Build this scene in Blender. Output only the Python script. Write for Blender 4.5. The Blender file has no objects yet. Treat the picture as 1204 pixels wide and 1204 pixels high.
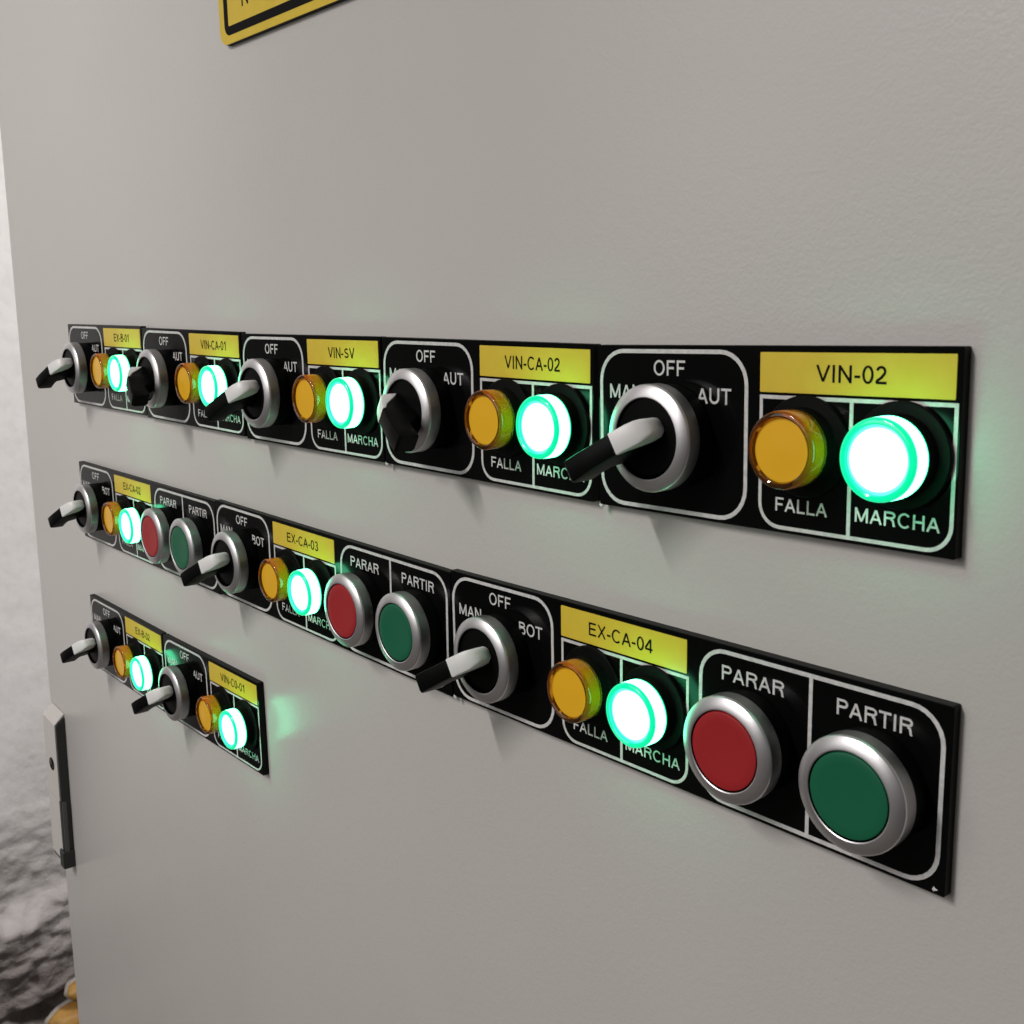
import bpy, bmesh, math, random
from mathutils import Vector, noise, Matrix
S = bpy.context.scene
MM = 0.001
rad = math.radians

# ------------------------------------------------------------------ camera
cam_d = bpy.data.cameras.new("camera")
cam = bpy.data.objects.new("camera", cam_d)
S.collection.objects.link(cam)
yaw, pitch, roll = 0.87125, -0.18977, -0.01193
f = Vector((-math.sin(yaw)*math.cos(pitch), math.cos(yaw)*math.cos(pitch), math.sin(pitch)))
r = Vector((math.cos(yaw), math.sin(yaw), 0)); u = r.cross(f)
r2 = r*math.cos(roll) + u*math.sin(roll); u2 = -r*math.sin(roll) + u*math.cos(roll)
m = Matrix((r2, u2, -f)).transposed().to_4x4()
m.translation = Vector((0.56776, -0.2318, 0.03178))
cam.matrix_world = m
cam_d.sensor_width = 36.0
cam_d.lens = 36.0*1291.0/1204.0
cam_d.clip_start = 0.01; cam_d.clip_end = 50
cam_d.dof.use_dof = True
cam_d.dof.focus_distance = 0.42
cam_d.dof.aperture_fstop = 60
S.camera = cam

# ------------------------------------------------------------------ world, lamps
w = bpy.data.worlds.new("World"); S.world = w; w.use_nodes = True
bg = w.node_tree.nodes["Background"]
bg.inputs[0].default_value = (1.0, 0.955, 0.93, 1); bg.inputs[1].default_value = 0.08

def area(name, loc, target, sx, sy, power, col):
    d = bpy.data.lights.new(name, 'AREA'); d.shape = 'RECTANGLE'; d.size = sx; d.size_y = sy
    d.energy = power; d.color = col
    o = bpy.data.objects.new(name, d); S.collection.objects.link(o)
    o.location = loc
    o.rotation_euler = (Vector(target)-Vector(loc)).to_track_quat('-Z', 'Y').to_euler()
    return o
tube = area("tube_lamp", (-0.06, -1.46, 1.04), (0.15, 0, -0.10), 0.95, 0.05, 28.0, (1.0, 0.955, 0.93))
ax = Vector((0.075, -1.1, 0.12)).normalized(); zz = Vector((0.10, 0.0, 1.0)); zz = (zz-ax*zz.dot(ax)).normalized()
tube.rotation_euler = Matrix((ax, zz.cross(ax), zz)).transposed().to_euler()
area("front_fill", (-0.35, -1.8, 0.7), (0.15, 0, -0.08), 1.6, 1.1, 9.5, (1.0, 0.965, 0.94))  # added soft panel that fills the shadows on the door
area("wall_fill", (0.10, 0.95, 1.1), (-0.8, 0.1, -0.1), 0.5, 0.5, 29.0, (1.0, 0.97, 0.95))  # added unseen light behind the cabinet, brightens the wall only

vs = S.view_settings
vs.view_transform = 'Standard'; vs.look = 'None'; vs.exposure = 0.0; vs.gamma = 1.0

# ------------------------------------------------------------------ materials
def mat(name, col, rough=0.5, metal=0.0, coat=0.0, emis=None, es=0.0, spec=0.5, **kw):
    mt = bpy.data.materials.new(name); mt.use_nodes = True
    b = mt.node_tree.nodes["Principled BSDF"]
    b.inputs["Base Color"].default_value = (*col, 1)
    b.inputs["Roughness"].default_value = rough
    b.inputs["Metallic"].default_value = metal
    b.inputs["Coat Weight"].default_value = coat
    b.inputs["Coat Roughness"].default_value = 0.06
    b.inputs["Specular IOR Level"].default_value = spec
    if emis:
        b.inputs["Emission Color"].default_value = (*emis, 1)
        b.inputs["Emission Strength"].default_value = es
    for k, v in kw.items(): b.inputs[k.replace('_', ' ')].default_value = v
    return mt
def nodes(mt): return mt.node_tree.nodes, mt.node_tree.links, mt.node_tree.nodes["Principled BSDF"]
def add_bump(mt, scale, dist, detail=3, strength=1.0, vec_scale=None, second=None):
    N, L, b = nodes(mt)
    tc = N.new("ShaderNodeTexCoord"); src = tc.outputs["Object"]
    if vec_scale:
        mp = N.new("ShaderNodeMapping"); mp.inputs["Scale"].default_value = vec_scale
        L.new(src, mp.inputs[0]); src = mp.outputs[0]
    nz = N.new("ShaderNodeTexNoise"); nz.inputs["Scale"].default_value = scale; nz.inputs["Detail"].default_value = detail
    L.new(src, nz.inputs["Vector"])
    bp = N.new("ShaderNodeBump"); bp.inputs["Distance"].default_value = dist; bp.inputs["Strength"].default_value = strength
    L.new(nz.outputs[0], bp.inputs["Height"]); L.new(bp.outputs[0], b.inputs["Normal"])
    if second:
        n2 = N.new("ShaderNodeTexNoise"); n2.inputs["Scale"].default_value = second[0]; n2.inputs["Detail"].default_value = 2
        L.new(src, n2.inputs["Vector"])
        b2 = N.new("ShaderNodeBump"); b2.inputs["Distance"].default_value = second[1]
        L.new(n2.outputs[0], b2.inputs["Height"]); L.new(bp.outputs[0], b2.inputs["Normal"]); L.new(b2.outputs[0], b.inputs["Normal"])
    return nz, src
def mottle(mt, scale, c1, c2, detail=4, p0=0.35, p1=0.65):
    N, L, b = nodes(mt)
    tc = N.new("ShaderNodeTexCoord")
    nz = N.new("ShaderNodeTexNoise"); nz.inputs["Scale"].default_value = scale; nz.inputs["Detail"].default_value = detail
    L.new(tc.outputs["Object"], nz.inputs["Vector"])
    cr = N.new("ShaderNodeValToRGB")
    cr.color_ramp.elements[0].position = p0; cr.color_ramp.elements[0].color = (*c1, 1)
    cr.color_ramp.elements[1].position = p1; cr.color_ramp.elements[1].color = (*c2, 1)
    L.new(nz.outputs[0], cr.inputs[0]); L.new(cr.outputs[0], b.inputs["Base Color"])
def rough_var(mt, scale, r0, r1):
    N, L, b = nodes(mt)
    tc = N.new("ShaderNodeTexCoord")
    nz = N.new("ShaderNodeTexNoise"); nz.inputs["Scale"].default_value = scale; nz.inputs["Detail"].default_value = 5
    L.new(tc.outputs["Object"], nz.inputs["Vector"])
    mr = N.new("ShaderNodeMapRange"); mr.inputs[1].default_value = 0.35; mr.inputs[2].default_value = 0.65
    mr.inputs[3].default_value = r0; mr.inputs[4].default_value = r1
    L.new(nz.outputs[0], mr.inputs[0]); L.new(mr.outputs[0], b.inputs["Roughness"])

M_door = mat("painted_steel", (0.60, 0.575, 0.545), 0.28, spec=0.42)
add_bump(M_door, 1000, 0.00007, 2, second=(360, 0.00008))
mottle(M_door, 9, (0.600, 0.580, 0.550), (0.618, 0.598, 0.567), 5)
M_plate = mat("black_acrylic", (0.003, 0.003, 0.003), 0.14, spec=0.13)
rough_var(M_plate, 60, 0.10, 0.19); 
M_edge = mat("black_acrylic_edge", (0.004, 0.004, 0.004), 0.45, spec=0.12)
add_bump(M_edge, 900, 0.00005)
M_white = mat("engraved_white", (0.74, 0.73, 0.72), 0.45)
mottle(M_white, 500, (0.62, 0.61, 0.60), (0.78, 0.77, 0.76), 3)
M_yel = mat("yellow_laminate", (0.72, 0.57, 0.06), 0.32)
mottle(M_yel, 120, (0.78, 0.56, 0.05), (0.82, 0.59, 0.06))
M_ink = mat("black_ink", (0.005, 0.005, 0.005), 0.6, spec=0.08)
M_metal = mat("satin_chrome", (0.78, 0.77, 0.78), 0.40, 1.0)
add_bump(M_metal, 1500, 0.00001, 2)

M_side = mat("shaded_chrome", (0.36, 0.355, 0.36), 0.42, 1.0)  # bezel chrome again, darkened for the dim surroundings its sides reflect
M_blk = mat("black_plastic", (0.003, 0.003, 0.003), 0.40, spec=0.08)
add_bump(M_blk, 1400, 0.00002)
M_gasket = mat("matt_black_plastic", (0.002, 0.002, 0.002), 0.55, spec=0.1)
M_ins = mat("white_plastic", (0.84, 0.83, 0.82), 0.38, Subsurface_Weight=0.1, Subsurface_Scale=0.002)
add_bump(M_ins, 1200, 0.00001)
M_red = mat("red_plastic", (0.40, 0.018, 0.022), 0.42); add_bump(M_red, 1800, 0.000012)
M_grn = mat("green_plastic", (0.005, 0.135, 0.062), 0.42); add_bump(M_grn, 1800, 0.000012)
M_hot = mat("lit_green_diffuser", (0.3, 0.8, 0.5), 0.3, emis=(0.115, 1.0, 0.42), es=10.5)
M_hot2 = mat("lit_green_wall", (0.3, 0.8, 0.5), 0.3, emis=(0.13, 1.0, 0.48), es=8.2)
M_cyan = mat('lit_diffuser_edge', (0.2, 0.7, 0.5), 0.3, emis=(0.16, 1.0, 0.72), es=1.0)
M_rim = mat("lit_green_lens", (0.0, 0.5, 0.25), 0.12, coat=0.6, emis=(0.0, 0.84, 0.34), es=1.0)
M_amb = mat("amber_diffuser", (0.98, 0.54, 0.02), 0.30, coat=0.35)
M_ambw = mat("amber_lens_wall", (1.0, 0.56, 0.03), 0.04, IOR=1.45, Transmission_Weight=0.85)
M_ambr = mat("amber_lens_rim", (0.95, 0.36, 0.03), 0.03, IOR=1.49, Transmission_Weight=0.95)
M_char = mat("charcoal_plastic", (0.022, 0.025, 0.026), 0.45)
M_hw = mat("light_grey_plastic", (0.62, 0.59, 0.56), 0.4); add_bump(M_hw, 700, 0.00003)
M_key = mat("key_steel", (0.35, 0.34, 0.34), 0.3, 1.0)
M_grip_shade = mat("shaded_grip_plastic", (0.12, 0.12, 0.12), 0.45)  # light handle plastic with its side shade put into the colour
M_cable = mat("black_rubber", (0.01, 0.01, 0.011), 0.6)
M_stone = mat("amber_stone", (0.42, 0.22, 0.05), 0.5)
mottle(M_stone, 28, (0.20, 0.08, 0.015), (0.38, 0.21, 0.045));  # lump and crust colours dimmed for the shadow they lie in
M_stoner = mat("pale_crust", (0.30, 0.27, 0.24), 0.7); add_bump(M_stoner, 150, 0.001)
M_floor = mat("dark_floor", (0.10, 0.09, 0.085), 0.8); add_bump(M_floor, 40, 0.004); 
M_wall = mat("rough_plaster", (0.7, 0.69, 0.68), 0.95, spec=0.03)
N, L, b = nodes(M_wall)
geo = N.new("ShaderNodeNewGeometry"); sep = N.new("ShaderNodeSeparateXYZ"); L.new(geo.outputs["Position"], sep.inputs[0])
nz = N.new("ShaderNodeTexNoise"); nz.inputs["Scale"].default_value = 9; nz.inputs["Detail"].default_value = 6
L.new(geo.outputs["Position"], nz.inputs["Vector"])
ma = N.new("ShaderNodeMath"); ma.operation = 'MULTIPLY_ADD'; ma.inputs[1].default_value = 0.28
L.new(nz.outputs[0], ma.inputs[0]); L.new(sep.outputs[2], ma.inputs[2])
mr = N.new("ShaderNodeMapRange"); mr.inputs[1].default_value = -0.66; mr.inputs[2].default_value = -0.36
L.new(ma.outputs[0], mr.inputs[0])
cr = N.new("ShaderNodeValToRGB")
cr.color_ramp.elements[0].color = (0.27, 0.24, 0.228, 1); cr.color_ramp.elements[1].color = (0.80, 0.785, 0.775, 1)
L.new(mr.outputs[0], cr.inputs[0])
n3 = N.new("ShaderNodeTexNoise"); n3.inputs["Scale"].default_value = 90; n3.inputs["Detail"].default_value = 6
L.new(geo.outputs["Position"], n3.inputs["Vector"])
mx = N.new("ShaderNodeMix"); mx.data_type = 'RGBA'; mx.blend_type = 'MULTIPLY'; mx.inputs[0].default_value = 0.16
L.new(cr.outputs[0], mx.inputs[6]); 
c3 = N.new("ShaderNodeValToRGB"); c3.color_ramp.elements[0].position = 0.3; c3.color_ramp.elements[0].color = (0.6, 0.58, 0.56, 1); c3.color_ramp.elements[1].position = 0.55
L.new(n3.outputs[0], c3.inputs[0]); L.new(c3.outputs[0], mx.inputs[7]); L.new(mx.outputs[2], b.inputs["Base Color"])
bp = N.new("ShaderNodeBump"); bp.inputs["Distance"].default_value = 0.0011
mrb = N.new("ShaderNodeMapRange"); mrb.inputs[3].default_value = 3.0; mrb.inputs[4].default_value = 0.35
L.new(mr.outputs[0], mrb.inputs[0]); mb = N.new("ShaderNodeMath"); mb.operation = 'MULTIPLY'
L.new(mrb.outputs[0], mb.inputs[0]); L.new(n3.outputs[0], mb.inputs[1]); L.new(mb.outputs[0], bp.inputs["Height"]); L.new(bp.outputs[0], b.inputs["Normal"])

# ------------------------------------------------------------------ helpers
def link(name, me, parent=None, loc=None):
    o = bpy.data.objects.new(name, me); S.collection.objects.link(o)
    if parent: o.parent = parent
    if loc is not None: o.location = loc
    return o
def thing(name, label, cat, loc=(0, 0, 0), ang=0.0, group=None):
    o = link(name, None); o.location = loc; o.rotation_euler = (0, -ang, 0); o.empty_display_size = 0.01
    o['label'] = label; o['category'] = cat
    if group: o['group'] = group
    return o
def P(x, z, h):   # mm in panel space: right, up, out from the reference face
    return (x*MM, -h*MM, z*MM)
def mesh(name, verts, faces, mats, midx=None, smooth=False):
    me = bpy.data.meshes.new(name); me.from_pydata(verts, [], faces)
    for mt in mats: me.materials.append(mt)
    if midx:
        for p_, i in zip(me.polygons, midx): p_.material_index = i
    bm = bmesh.new(); bm.from_mesh(me)
    bmesh.ops.recalc_face_normals(bm, faces=bm.faces); bm.to_mesh(me); bm.free()
    if smooth:
        for p_ in me.polygons: p_.use_smooth = True
        me.set_sharp_from_angle(angle=rad(32))
    me.update(); return me
def lathe(name, prof, mats, midx=None, n=72):
    """prof = [(radius, height out)] in mm, turned about the axis that points out of the panel"""
    vs_, fs, mi = [], [], []
    for r_, h in prof:
        for i in range(n):
            a = 2*math.pi*i/n; vs_.append(P(r_*math.cos(a), r_*math.sin(a), h))
    for k in range(len(prof)-1):
        for i in range(n):
            j = (i+1) % n
            fs.append((k*n+i, k*n+j, (k+1)*n+j, (k+1)*n+i)); mi.append(midx[k] if midx else 0)
    if prof[-1][0] > 0: fs.append(tuple((len(prof)-1)*n+i for i in range(n))); mi.append(midx[-1] if midx else 0)
    return mesh(name, vs_, fs, mats, mi, True)
def rrect(x0, x1, z0, z1, rs, n=7):
    """rounded rectangle points, rs = radii for (bottom left, bottom right, top right, top left)"""
    pts = []
    for (cx, cz, a0, rr) in ((x0, z0, 180, rs[0]), (x1, z0, 270, rs[1]), (x1, z1, 0, rs[2]), (x0, z1, 90, rs[3])):
        sx = 1 if cx == x0 else -1; sz = 1 if cz == z0 else -1
        ox, oz = cx+sx*rr, cz+sz*rr
        for i in range(n+1):
            a = rad(a0+90*i/n); pts.append((ox+rr*math.cos(a), oz+rr*math.sin(a)))
    return pts
def strip_frame(name, rect, rs, wd, extra, mt, h=0.0):
    """raised line work: rounded outline plus straight bars; flat ribbons with a little thickness"""
    T = 0.07
    x0, x1, z0, z1 = rect
    vs_, fs = [], []
    o = rrect(x0, x1, z0, z1, rs); i_ = rrect(x0+wd, x1-wd, z0+wd, z1-wd, [max(q-wd, 0.01) for q in rs])
    n = len(o)
    for (x, z), hh in [(q, h+T) for q in o]+[(q, h+T) for q in i_]+[(q, h) for q in o]+[(q, h) for q in i_]: vs_.append(P(x, z, hh))
    for k in range(n):
        j = (k+1) % n
        fs += [(k, j, n+j, n+k), (k, j, 2*n+j, 2*n+k), (n+k, n+j, 3*n+j, 3*n+k)]
    for (a, b_, c, d) in extra:
        s0 = len(vs_)
        for hh in (h+T, h):
            for (x, z) in ((a, c), (b_, c), (b_, d), (a, d)): vs_.append(P(x, z, hh))
        fs += [(s0, s0+1, s0+2, s0+3)]+[(s0+q, s0+(q+1) % 4, s0+4+(q+1) % 4, s0+4+q) for q in range(4)]
    return mesh(name, vs_, fs, [mt])
def slab(name, pts, h0, h1, mats, bevel=0.0, side=0):
    """pts outline in mm, flat body from h0 to h1"""
    n = len(pts); vs_ = []; fs = []; mi = []
    rings = [(0, h0), (0, h1-bevel)]
    cx = (min(p_[0] for p_ in pts)+max(p_[0] for p_ in pts))/2; cz = (min(p_[1] for p_ in pts)+max(p_[1] for p_ in pts))/2
    hx = max(p_[0] for p_ in pts)-cx; hz = max(p_[1] for p_ in pts)-cz
    if bevel: rings.append((bevel, h1))
    for ins, h in rings:
        for x, z in pts: vs_.append(P(cx+(x-cx)*(hx-ins)/hx, cz+(z-cz)*(hz-ins)/hz, h))
    for k in range(len(rings)-1):
        for i in range(n):
            j = (i+1) % n; fs.append((k*n+i, k*n+j, (k+1)*n+j, (k+1)*n+i)); mi.append(side)
    fs.append(tuple((len(rings)-1)*n+i for i in range(n))); mi.append(0)
    fs.append(tuple(range(n))); mi.append(side)
    return mesh(name, vs_, fs, mats, mi)
_text = {}
# plain grotesque capitals drawn as constant-width strokes; units = cap height
def _arc(cx, cy, rx, ry, a0, a1, n=14): return [(cx+rx*math.cos(rad(a0+(a1-a0)*i/n)), cy+ry*math.sin(rad(a0+(a1-a0)*i/n))) for i in range(n+1)]
def glyph(ch, t):
    h = t/2; B, T = h, 1-h
    if ch == 'O': return 1.08, [_arc(.54, .5, .47-h, .5, 0, 360, 36)]
    if ch == '0': return .774, [_arc(.387, .5, .33-h, .5, 0, 360, 30)]
    if ch == 'C': return 1.0, [_arc(.53, .5, .46-h, .5, 42, 318, 28)]
    if ch == 'E': return .93, [[(.11+h, 0), (.11+h, 1)], [(.11+t, T), (.83, T)], [(.11+t, .52), (.78, .52)], [(.11+t, B), (.85, B)]]
    if ch == 'F': return .85, [[(.11+h, 0), (.11+h, 1)], [(.11+t, T), (.79, T)], [(.11+t, .5), (.71, .5)]]
    if ch == 'H': return 1.0, [[(.11+h, 0), (.11+h, 1)], [(.89-h, 0), (.89-h, 1)], [(.11+t, .53), (.89-t, .53)]]
    if ch == 'I': return .39, [[(.13+h-.01, 0), (.13+h-.01, 1)]]
    if ch == 'L': return .775, [[(.10+h, 0), (.10+h, 1)], [(.10+t, B), (.73, B)]]
    if ch == 'T': return .85, [[(.03, T), (.82, T)], [(.425, 0), (.425, 1-t)]]
    if ch == 'U': return 1.0, [[(.11+h, 1), (.11+h, .36)] + _arc(.5, .36, .39-h, .36-h, 180, 360, 16)[1:] + [(.89-h, 1)]]
    if ch == 'N': return 1.0, [[(.10+h, 0), (.10+h, 1)], [(.90-h, 0), (.90-h, 1)], [(.10+h, T+.02), (.90-h, B-.02)]]
    if ch == 'M': return 1.16, [[(.10+h, 0), (.10+h, 1)], [(1.06-h, 0), (1.06-h, 1)], [(.12+h, T+.02), (.58, B)], [(1.04-h, T+.02), (.58, B)]]
    if ch == 'A': return .93, [[(.02+h, 0), (.465, T+.02)], [(.91-h, 0), (.465, T+.02)], [(.24, .33), (.69, .33)]]
    if ch == 'V': return .93, [[(.02+h, 1), (.465, B-.02)], [(.91-h, 1), (.465, B-.02)]]
    if ch == 'X': return .93, [[(.06+h, 0), (.87-h, 1)], [(.06+h, 1), (.87-h, 0)]]
    if ch == '-': return .465, [[(.06, .37), (.40, .37)]]
    if ch == 'P': return .93, [[(.11+h, 0), (.11+h, 1)], [(.11+t, T), (.58, T)] + _arc(.58, .725, .29-h, .275-h, 90, -90, 12)[1:] + [(.11+t, .45+h)]]
    if ch == 'R': return 1.0, [[(.11+h, 0), (.11+h, 1)], [(.11+t, T), (.61, T)] + _arc(.61, .74, .30-h, .26-h, 90, -90, 12)[1:] + [(.11+t, .48+h)],
                               [(.60, .48), (.74, .40), (.79, .22), (.81, .08), (.87, 0)]]
    if ch == 'B': return .93, [[(.10+h, 0), (.10+h, 1)], [(.10+t, T), (.55, T)] + _arc(.55, .765, .26-h, .235-h, 90, -90, 10)[1:] + [(.10+t, .53+h)],
                               [(.66, .53-h*.2), (.7, .53-h*.3)] , [(.10+t, .53), (.58, .53)] + _arc(.58, .28, .29-h, .25, 90, -90, 12)[1:-1] + [(.58, B), (.10+t, B)]]
    if ch == '1': return .774, [[(.40+h, 0), (.40+h, 1)], [(.17, .74), (.30, .79), (.40, .90)]]
    if ch == '2': return .774, [_arc(.37, .70, .30-h, .30-h, 170, -35, 14) + [(.40, .36), (.17, .20), (.11, B)], [(.09, B-.001), (.70, B-.001)]]
    if ch == '3': return .774, [_arc(.36, .745, .26-h, .255-h, 160, -90, 14), _arc(.36, .27, .31-h, .27-h, 90, -165, 16)]
    if ch == '4': return .774, [[(.54, 0), (.54, 1)], [(.54-h*.3, .96), (.07, .30)], [(.05, .24+h*.2), (.73, .24+h*.2)]]
    if ch == 'S': return .93, [_arc(.46, .735, .33-h, .265-h, 25, 215, 14)[:-1] + [(.30, .56), (.62, .45)] + _arc(.46, .265, .37-h, .265-h, 35, -160, 14)]
    return .5, []
def text_mesh(s, x0, x1, z0, z1, mt, h):
    """lettering fitted to the box x0..x1 (mm), cap height z0..z1, as thin raised print"""
    key = (s, round(x1-x0, 2), round(z1-z0, 2), mt.name, h)
    if key not in _text:
        t = 0.15 if mt is M_white else 0.145
        strokes, pen = [], 0.0
        for ch in s:
            adv, st = glyph(ch, t)
            strokes += [[(x+pen, z) for x, z in q] for q in st]; pen += adv
        xs = [p_[0] for q in strokes for p_ in q]; a0, a1 = min(xs)-t*.4, max(xs)+t*.4
        sz = z1-z0; sx = (x1-x0)/(a1-a0)
        vs_, fs = [], []
        for qi, q in enumerate(strokes):
            closed = (Vector(q[0])-Vector(q[-1])).length < 1e-4 and len(q) > 4
            if closed: q = q[:-1]
            n = len(q); base = len(vs_); hh_ = h+0.006*(qi % 5)
            for i in range(n):
                p0 = Vector(q[i-1]) if (i > 0 or closed) else None
                p2 = Vector(q[(i+1) % n]) if (i < n-1 or closed) else None
                pc = Vector(q[i])
                d1 = (pc-p0).normalized() if p0 is not None else None; d2 = (p2-pc).normalized() if p2 is not None else None
                d = (d1+d2).normalized() if d1 is not None and d2 is not None else (d1 if d1 is not None else d2)
                k = 1.0
                if d1 is not None and d2 is not None: k = 1/max(.6, d.dot(d1))
                nn = Vector((-d.y, d.x))*t/2*k
                # round letters keep their outer edge inside the cap height
                for sg in (1, -1):
                    x, z = pc.x+nn.x*sg, pc.y+nn.y*sg
                    if closed or n > 20: z = 0.5+(z-0.5)*(1/(1+t*.85))
                    z = min(1.01, max(-.01, z))
                    vs_.append(P((x-a0)*sx, z*sz, hh_))
            m_ = n if closed else n-1
            for i in range(m_):
                a, b_ = base+2*i, base+2*((i+1) % n); fs.append((a, a+1, b_+1, b_))
        me = mesh("lettering", vs_, fs, [mt]); _text[key] = me
    return _text[key], (x0*MM, 0, z0*MM)
def letter(parent, s, x0, x1, z0, z1, mt=None, h=0.06):
    me, loc = text_mesh(s, x0, x1, z0, z1, mt or M_white, h)
    o = link('lettering', me, parent, loc); return o
def loft(name, secs, mats, smooth=True):
    """secs = list of (s, width, top, bottom); runs along +s in the panel plane; rounded cross sections"""
    vs_, fs = [], []
    k = 0
    for s_, wd, ht, hb in secs:
        c = min(0.9, wd*0.18, max((ht-hb)*0.3, .05)); hw = wd/2
        ring = [(-hw, hb+c), (-hw+c, hb), (hw-c, hb), (hw, hb+c), (hw, ht-c), (hw-.3*c, ht-.3*c), (hw-c, ht), (-hw+c, ht), (-hw+.3*c, ht-.3*c), (-hw, ht-c)]
        for (t, h) in ring: vs_.append(P(s_, t, h))
        k = len(ring)
    n = len(secs)
    for i in range(n-1):
        for j in range(k):
            jj = (j+1) % k; fs.append((i*k+j, i*k+jj, (i+1)*k+jj, (i+1)*k+j))
    fs.append(tuple(range(k))); fs.append(tuple((n-1)*k+j for j in range(k)))
    return mesh(name, vs_, fs, mats, None, smooth)
def box_mesh(name, x0, x1, y0, y1, z0, z1, mt, bevel=0.0):
    bm = bmesh.new(); bmesh.ops.create_cube(bm, size=1)
    for v in bm.verts: v.co = Vector((x0+(v.co.x+.5)*(x1-x0), y0+(v.co.y+.5)*(y1-y0), z0+(v.co.z+.5)*(z1-z0)))
    if bevel: bmesh.ops.bevel(bm, geom=bm.edges[:], offset=bevel, segments=2, affect='EDGES', profile=0.6)
    me = bpy.data.meshes.new(name); bm.to_mesh(me); bm.free(); me.materials.append(mt); return me

# ------------------------------------------------------------------ setting: floor and wall
fl = link('floor', mesh('floor', [(-3, -3, -1.05), (3, -3, -1.05), (3, 1.5, -1.05), (-3, 1.5, -1.05)], [(0, 1, 2, 3)], [M_floor]))
fl['kind'] = 'structure'
NY, NZ = 260, 430
Y0, Y1, Z0_, Z1_ = -0.35, 0.75, -1.06, 0.75
vs_, fs = [], []
for j in range(NZ+1):
    z = Z0_+(Z1_-Z0_)*j/NZ
    for i in range(NY+1):
        y = Y0+(Y1-Y0)*i/NY
        p_ = Vector((y*3.2, z*4.6, 1.7))
        k = min(1, max(0, (-0.575+0.07*noise.noise(Vector((y*6, z*5, 4)))-z)/0.16))
        smooth_ = 0.004*noise.noise(Vector((y*4, z*3, 0)))+0.0005*noise.noise(Vector((y*22, z*40, 2)))
        rg = 1-abs(noise.noise(p_*1.7+Vector((3, 1, 0))))*2.2
        rough_ = 0.020*noise.noise(p_*1.2)+0.012*rg*abs(rg)+0.010*noise.noise(p_*5)+0.006*noise.noise(p_*13)+0.004*noise.noise(p_*29)
        crack = abs(noise.noise(Vector((y*3.4, z*9.5+y*1.5, 9))))
        rough_ -= 0.05*max(0, 1-crack/0.09)
        vs_.append((-0.80+smooth_+k*rough_, y, z))
for j in range(NZ):
    for i in range(NY):
        a = j*(NY+1)+i; fs.append((a, a+1, a+NY+2, a+NY+1))
wl = link('wall', mesh('wall', vs_, fs, [M_wall], None, False))
for p_ in wl.data.polygons: p_.use_smooth = True
wl['kind'] = 'structure'

# ------------------------------------------------------------------ the cabinet
def edge_x(z): return -0.2292+0.0234*z*1.0
cab = thing('electrical_cabinet', 'large light grey painted steel cabinet that carries all the switch plates', 'cabinet', (0.25, 0.15, -1.05))
OFF = Vector((-0.25, -0.15, 1.05))
def cab_part(name, me, parent=None):
    o = link(name, me, parent or cab)
    if parent is None: o.location = OFF
    return o
zt, zb = 0.60, -0.93
bm = bmesh.new()
vv = [bm.verts.new(c) for c in ((edge_x(zb), 0, zb), (0.85, 0, zb), (0.85, 0, zt), (edge_x(zt), 0, zt),
                                (edge_x(zb), 0.022, zb), (0.85, 0.022, zb), (0.85, 0.022, zt), (edge_x(zt), 0.022, zt))]
for q in ((0, 1, 2, 3), (4, 5, 6, 7), (0, 1, 5, 4), (1, 2, 6, 5), (2, 3, 7, 6), (3, 0, 4, 7)): bm.faces.new([vv[i] for i in q])
bmesh.ops.recalc_face_normals(bm, faces=bm.faces)
bmesh.ops.bevel(bm, geom=bm.edges[:], offset=0.0018, segments=3, affect='EDGES', profile=0.5)
me = bpy.data.meshes.new('door'); bm.to_mesh(me); bm.free(); me.materials.append(M_door)
for p_ in me.polygons: p_.use_smooth = True
me.set_sharp_from_angle(angle=rad(50))
cab_part('door', me)
cab_part('housing', box_mesh('housing', -0.205, 0.84, 0.0245, 0.42, -1.048, 0.62, M_door, 0.002))
# swing handle near the hinge-free edge: a part of the cabinet with its own pieces
def prism(name, prof, x0, x1, mt):
    n = len(prof); v_ = [P(x0, z, h) for z, h in prof]+[P(x1, z, h) for z, h in prof]
    return mesh(name, v_, [tuple(range(n)), tuple(range(n, 2*n))]+[(i, (i+1) % n, n+(i+1) % n, n+i) for i in range(n)], [mt])
hd = link('handle', prism('handle', [(-59, 0.2), (-59, 6.2), (51.6, 6.2), (57.2, 0.2)], -12, 13.6, M_char), cab)
hd.location = Vector((-0.2215, 0, -0.3115))+OFF; hd.rotation_euler = (0, rad(3.6), 0)
c1 = link('cover', prism('cover', [(-6.6, 6.3), (-6.6, 7.3), (52.5, 7.3), (59.5, 0.2), (57.2, 0.2), (56.0, 2.0), (52.0, 6.3)], -12.6, 12.4, M_hw), hd)
c2 = link('grip', prism('grip', [(-57, 6.3), (-56, 7.0), (-7.4, 7.1), (-7.4, 6.3), (-8.6, 3.0), (-48, 3.6)], -12.6, 10.2, M_hw), hd)
c4 = link('grip_edge', prism('grip_edge', [(-47, 3.4), (-47, 6.2), (-7.4, 6.2), (-7.4, 3.4)], 13.7, 14.3, M_grip_shade), hd)  # light side of the grip, its shade painted as a grey strip
c3_ = link('end_block', slab('end_block', rrect(6.5, 15.0, -60.5, -46.5, (1, 1, 1, 1), 3), 0.1, 8.4, [M_char], 0.8), hd)
kc = link('key_cylinder', lathe('key_cylinder', [(4.8, 6), (4.8, 7.5), (4.3, 7.8), (3.8, 7.45), (0, 7.45)], [M_blk], n=28), hd, (0.001, 0, 0.0185))
ks = link('key_slot', slab('key_slot', rrect(0.2, 1.5, 18.2, 22.2, (.2, .2, .2, .2), 2), 7.45, 7.95, [M_key]), hd)

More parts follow.
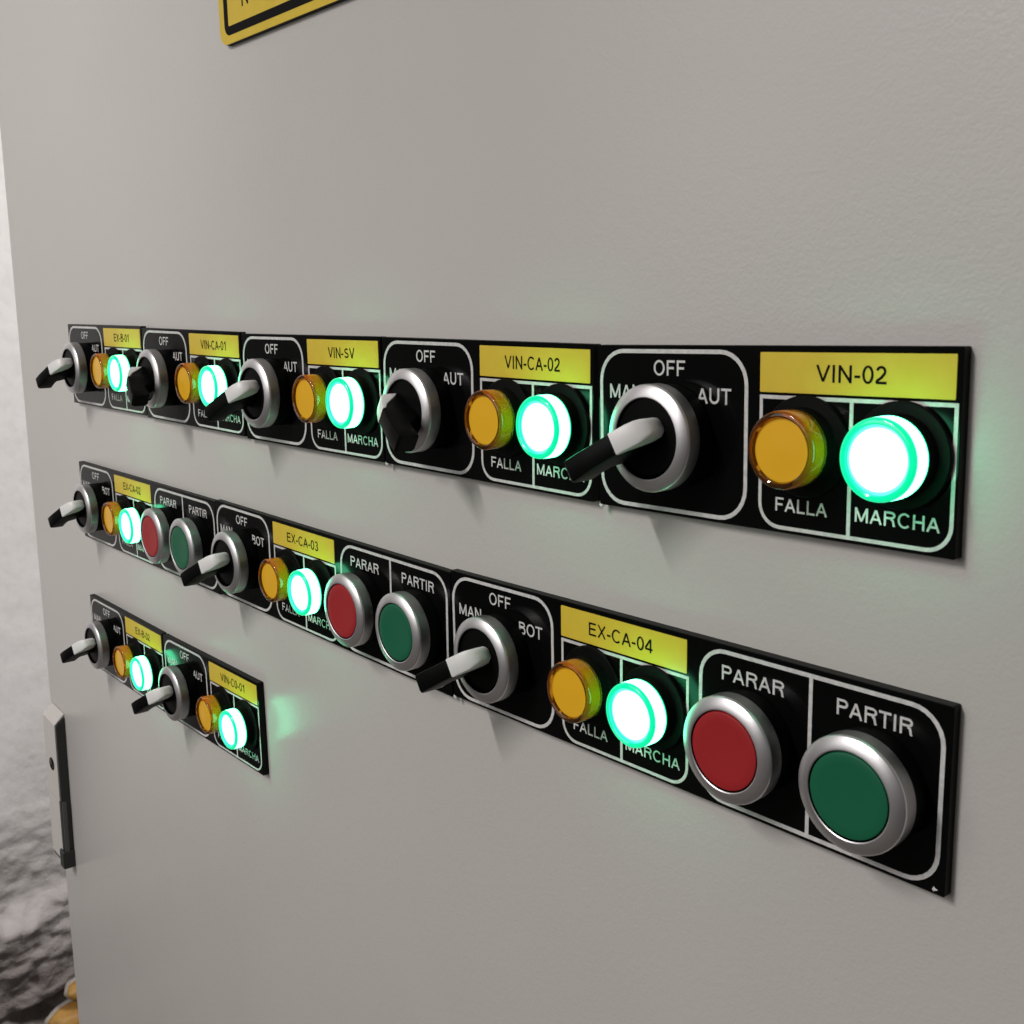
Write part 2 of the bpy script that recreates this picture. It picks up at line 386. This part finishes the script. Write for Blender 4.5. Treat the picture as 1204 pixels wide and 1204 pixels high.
# ------------------------------------------------------------------ warning sign (only its lower corner is in view)
sg = thing('warning_sign', 'yellow warning sign with black border line, cut off at the top of the photo', 'sign', (0.1038, 0, 0.1405))
link('board', slab('board', rrect(0, 200, 0, 150, (6, 6, 6, 6)), 0.0, 2.0, [M_edge], 0.0), sg)
link('face', slab('face', rrect(0.05, 199.95, 0.05, 149.95, (6, 6, 6, 6)), 2.0, 2.25, [M_yel], 0.05), sg)
link('border_line', strip_frame('border_line', (4.6, 195.4, 3.4, 146.6), (4.5,)*4, 3.6, [], M_ink, 2.25), sg)
letter(sg, 'N', 21.3, 26.8, 12.6, 20.0, M_ink, 2.33)

# ------------------------------------------------------------------ shared meshes of the controls (heights above the plate face)
n_ = 3.0
def hh(prof): return [(a, b_-n_) for a, b_ in prof]
ME_gasket = lathe('gasket', hh([(14.0, 3.0), (14.3, 3.3), (14.3, 8.3), (13.0, 8.6)]), [M_gasket])
ME_bezel = lathe('bezel', hh([(13.2, 8.5), (14.55, 8.5), (14.7, 8.7), (14.72, 12.6), (14.62, 13.0), (14.35, 13.3), (11.75, 14.15), (11.35, 14.2), (11.1, 14.05), (11.0, 13.7), (11.0, 11.5)]), [M_metal, M_side, M_gasket], [1, 1, 1]+[0]*5+[2]*3, n=96)  # outer wall in darkened chrome; inner wall blackened as shade of the gap
ME_disc = lathe('knob', hh([(10.95, 11.0), (10.95, 12.9), (10.6, 13.3), (7.5, 13.55), (0, 13.7)]), [M_blk])
def button_cap(mt): return lathe('cap', hh([(10.75, 11.0), (10.75, 13.6), (10.55, 13.95), (10.1, 14.1), (8, 14.0), (4, 13.85), (0, 13.8)]), [mt])
ME_red, ME_grn = button_cap(M_red), button_cap(M_grn)
# lever runs along +x (tail); pointer end at -x
ME_lever = loft('lever', [(a, b_, c-n_, d-n_) for a, b_, c, d in (
    (-6.8, 2.8, 14.4, 12.8), (-6.2, 5.0, 15.4, 12.6), (-4.5, 5.9, 17.6, 12.6), (-1.0, 6.1, 21.4, 12.6), (2.2, 6.1, 23.9, 12.6), (2.4, 6.3, 24.6, 12.6),
    (5.0, 6.3, 25.4, 12.8), (8.3, 6.3, 26.2, 13.4), (9.8, 6.3, 26.6, 15.5), (11.0, 6.4, 26.9, 18.2), (14, 6.6, 27.5, 19.2), (18.2, 6.7, 28.0, 19.6), (19.2, 6.2, 27.4, 20.4))], [M_blk])
ME_point = loft('pointer', [(a, b_, c-n_, d-n_) for a, b_, c, d in (
    (-7.0, 2.6, 18.2, 13.8), (-6.7, 4.4, 19.2, 13.4), (-5.7, 5.8, 20.6, 13.6), (-4.0, 6.5, 21.8, 15.2), (-2.0, 6.7, 23.0, 18.0), (0, 6.6, 23.9, 21.0), (2.3, 6.5, 24.8, 23.4))], [M_ins])
ME_lbase = lathe('base', hh([(12.3, 3.0), (12.6, 3.2), (12.6, 4.0), (12.3, 4.3), (9.8, 4.5), (9.5, 5.0), (9.4, 8.2), (9.0, 8.3)]), [M_gasket])
LENS = [(9.55, 8.2), (9.6, 8.7), (9.6, 13.0), (9.58, 13.2), (9.5, 13.5), (9.3, 13.8), (8.9, 14.0), (8.4, 14.05), (8.05, 13.85), (7.95, 12.6)]
ME_lens_g = lathe('lens', hh(LENS), [M_rim, M_hot2], [0, 1, 0, 0, 0, 0, 0, 0, 0, 0])
ME_lens_a = lathe('lens', hh(LENS), [M_ambr, M_ambw], [1, 1, 0, 0, 0, 0, 0, 0, 0, 0])
DIFF = hh([(8.0, 8.2), (8.0, 12.8), (7.7, 13.0), (5, 13.05), (2.5, 13.15), (0, 13.2)])
ME_diff_g = lathe('diffuser', DIFF[:3]+[(7.25, DIFF[2][1]+0.04)]+DIFF[3:], [M_hot, M_cyan], [0, 1, 1, 0, 0, 0, 0]); ME_diff_a = lathe('diffuser', DIFF, [M_amb])

# ------------------------------------------------------------------ the ten plates
H = 47.2
PL = [  # key, x, z, tilt(deg), text, right-hand word, wide?, lever tail angle(deg), where
    ('1a', -118.0, 21.3, -0.10, 'EX-B-01', 'AUT', 0, 211),
    ('1b', -4.6, 20.3, -0.37, 'VIN-CA-01', 'AUT', 0, 329),
    ('1c', 108.9, 18.9, 0.25, 'VIN-SV', 'AUT', 0, 211),
    ('1d', 222.1, 19.3, -0.12, 'VIN-CA-02', 'AUT', 0, 329),
    ('1e', 336.0, 18.9, 1.10, 'VIN-02', 'AUT', 0, 211),
    ('2a', -119.5, -62.3, -0.07, 'EX-CA-02', 'BOT', 1, 211),
    ('2b', 71.0, -61.7, -0.47, 'EX-CA-03', 'BOT', 1, 211),
    ('2c', 261.3, -62.35, 0.72, 'EX-CA-04', 'BOT', 1, 211),
    ('3a', -120.5, -147.6, -0.09, 'EX-B-02', 'AUT', 0, 211),
    ('3b', -6.85, -147.9, 0.71, 'VIN-C0-01', 'AUT', 0, 211)]
TEXTW = {'EX-B-01': 21, 'VIN-CA-01': 26.5, 'VIN-SV': 19.5, 'VIN-CA-02': 26.5, 'VIN-02': 19.2, 'EX-CA-02': 25, 'EX-CA-03': 26.5, 'EX-CA-04': 26.8, 'EX-B-02': 21, 'VIN-C0-01': 26}
me_sw = strip_frame('switch_outline', (0.8, 54.6, -46.3, -1.1), (9.2,)*4, 1.15, [], M_white)
me_lp = strip_frame('lamp_outline', (58.3, 111.5, -46.3, -12.3), (6.5, 6.5, 0.05, 0.05), 0.95, [(84.4, 85.4, -45.4, -13.2)], M_white)
me_bt = strip_frame('button_outline', (115.2, 188.5, -46.2, -1.5), (9.0,)*4, 1.15, [(151.3, 152.4, -45.1, -2.6)], M_white)
me_pl = {}
for wide, W in ((0, 112.1), (1, 190.0)):
    me_pl[wide] = slab('backing', rrect(0, W, -H, 0, (.35,)*4, 2), 0.0, 3.0, [M_plate, M_edge], 0.18, 1)
me_lab = slab('name_label', rrect(58.35, 110.75, -11.6, -1.6, (.3,)*4, 2), 0.0, 0.16, [M_yel], 0.04)

def clone(src, loc, ang, label):
    o = src.copy(); S.collection.objects.link(o); o.location = loc; o.rotation_euler = (0, -ang, 0); o['label'] = label
    for ch in list(src.children):
        c = ch.copy(); S.collection.objects.link(c); c.parent = o
        for g in ch.children:
            d = g.copy(); S.collection.objects.link(d); d.parent = c
    return o
proto = {}
def place(kind, build, loc, ang, label, group, cat):
    if kind not in proto:
        t = thing(kind, label, cat, loc, ang, group); build(t); proto[kind] = t; return t
    return clone(proto[kind], loc, ang, label)
def b_switch(t):
    link('gasket', ME_gasket, t); link('bezel', ME_bezel, t)
    k = link('knob', ME_disc, t, (0, 0, 0.0006))
    link('lever', ME_lever, k); link('pointer', ME_point, k)
def b_amber(t): link('base', ME_lbase, t); l = link('lens', ME_lens_a, t); link('diffuser', ME_diff_a, l)
def b_green(t): link('base', ME_lbase, t); l = link('lens', ME_lens_g, t); link('diffuser', ME_diff_g, l)
def b_red(t): link('gasket', ME_gasket, t); link('bezel', ME_bezel, t); link('cap', ME_red, t)
def b_gb(t): link('gasket', ME_gasket, t); link('bezel', ME_bezel, t); link('cap', ME_grn, t)

for key, px, pz, tilt, txt, word, wide, la in PL:
    a = rad(tilt)
    row = {'1': 'top row', '2': 'middle row', '3': 'bottom row'}[key[0]]
    t = thing('nameplate', 'black %s plate with yellow label reading %s in the %s' % ('long' if wide else 'short', txt, row), 'nameplate',
              (px*MM, -0.00008, pz*MM), a, 'black plates with yellow labels on the cabinet door')
    link('backing', me_pl[wide], t)
    def up(o): o.location.y -= 3.0*MM; return o
    up(link('switch_outline', me_sw, t)); up(link('lamp_outline', me_lp, t))
    if wide: up(link('button_outline', me_bt, t))
    lb = up(link('name_label', me_lab, t)); 
    letter(lb, txt, 84.6-TEXTW[txt]/2, 84.6+TEXTW[txt]/2, -8.7, -4.5, M_ink, 0.22)
    for s_, x0, x1, z0, z1 in (('OFF', 22.0, 33.6, -8.3, -4.1), ('MAN', 4.9, 17.2, -15.2, -11.1), (word, 37.6, 49.4, -15.4, -11.2),
                               ('FALLA', 63.7, 78.9, -41.6, -38.1), ('MARCHA', 86.7, 108.3, -41.6, -38.1)):
        up(letter(t, s_, x0, x1, z0, z1))
    if wide:
        up(letter(t, 'PARAR', 123.3, 143.8, -10.0, -5.8)); up(letter(t, 'PARTIR', 159.6, 180.2, -10.0, -5.8))
    def wp(x, z): return ((px+x*math.cos(a)-z*math.sin(a))*MM, -3.0*MM-0.00010, (pz+x*math.sin(a)+z*math.cos(a))*MM)
    # switch
    ang = a
    st = 'turned to MAN' if la > 300 else 'turned to ' + word
    sw = place('rotary_switch', b_switch, wp(28.8, -24.7), ang, 'black lever switch in a silver bezel %s on the %s plate' % (st, txt), 'lever switches on the plates', 'switch')
    for ch in sw.children:
        if ch.name.startswith('knob'): ch.rotation_euler = (0, -rad(la), 0)
    place('amber_lamp', b_amber, wp(72.4, -24.6), ang, 'unlit amber indicator lamp above FALLA on the %s plate' % txt, 'amber indicator lamps', 'indicator lamp')
    place('green_lamp', b_green, wp(98.4, -24.8), ang, 'glowing green indicator lamp above MARCHA on the %s plate' % txt, 'glowing green indicator lamps', 'indicator lamp')
    if wide:
        place('red_button', b_red, wp(132.9, -25.0), ang, 'flat red push button in a silver bezel on the %s plate' % txt, 'red push buttons', 'push button')
        place('green_button', b_gb, wp(170.4, -24.9), ang, 'flat green push button in a silver bezel on the %s plate' % txt, 'green push buttons', 'push button')

# dried white glue that squeezed out at a few lower corners
def bead(plate_txt, x, z, seed):
    t = [o for o in S.objects if o.get('category') == 'nameplate' and ('reading '+plate_txt+' ') in o['label']][0]
    rnd = random.Random(seed); bm = bmesh.new(); bmesh.ops.create_icosphere(bm, subdivisions=2, radius=1)
    for v in bm.verts: v.co = Vector(P(v.co.x*.9, v.co.z*.8, v.co.y*.5))*(0.8+0.5*rnd.random())
    me = bpy.data.meshes.new('glue_bead'); bm.to_mesh(me); bm.free(); me.materials.append(M_white)
    link('glue_bead', me, t, P(x, z, 2.6))
bead('VIN-02', 0.4, -47.4, 1); bead('EX-CA-04', 0.3, -47.5, 2); bead('EX-CA-04', 187.6, -46.0, 3); bead('VIN-CA-02', 0.5, -47.3, 4)

# ------------------------------------------------------------------ lumps and cable low down beside the cabinet
def lump(name, loc, size, label, seed):
    t = thing(name, label, 'stone', loc, 0, 'amber lumps beside the cabinet')
    for nm, sc, mt, dx in (('crust', 1.0, M_stoner, 0.0), ('amber_face', 0.95, M_stone, 0.016)):
        bm = bmesh.new(); bmesh.ops.create_icosphere(bm, subdivisions=4, radius=1)
        for v in bm.verts:
            n = v.co.copy(); k = 1+0.10*noise.noise(n*1.6+Vector((seed, 0, 0)))+0.03*noise.noise(n*5)
            v.co = Vector((n.x*size[0]*k*(0.97 if nm == 'crust' else 0.97)+(dx if nm != 'crust' else 0)*0.6, n.y*size[1]*k*sc, n.z*size[2]*k*sc+(0.002 if nm != 'crust' else -0.001)))
        me = bpy.data.meshes.new(nm); bm.to_mesh(me); bm.free(); me.materials.append(mt)
        for p_ in me.polygons: p_.use_smooth = True
        link(nm, me, t)
lump('stone', (-0.70, 0.128, -0.815), (0.022, 0.034, 0.017), 'amber rounded lump with a pale rim, the lower one beside the cabinet edge', 1.3)
lump('stone', (-0.70, 0.138, -0.783), (0.016, 0.020, 0.012), 'amber rounded lump with a pale rim, the upper one beside the cabinet edge', 7.7)
print('OBJECTS', len(bpy.data.objects))
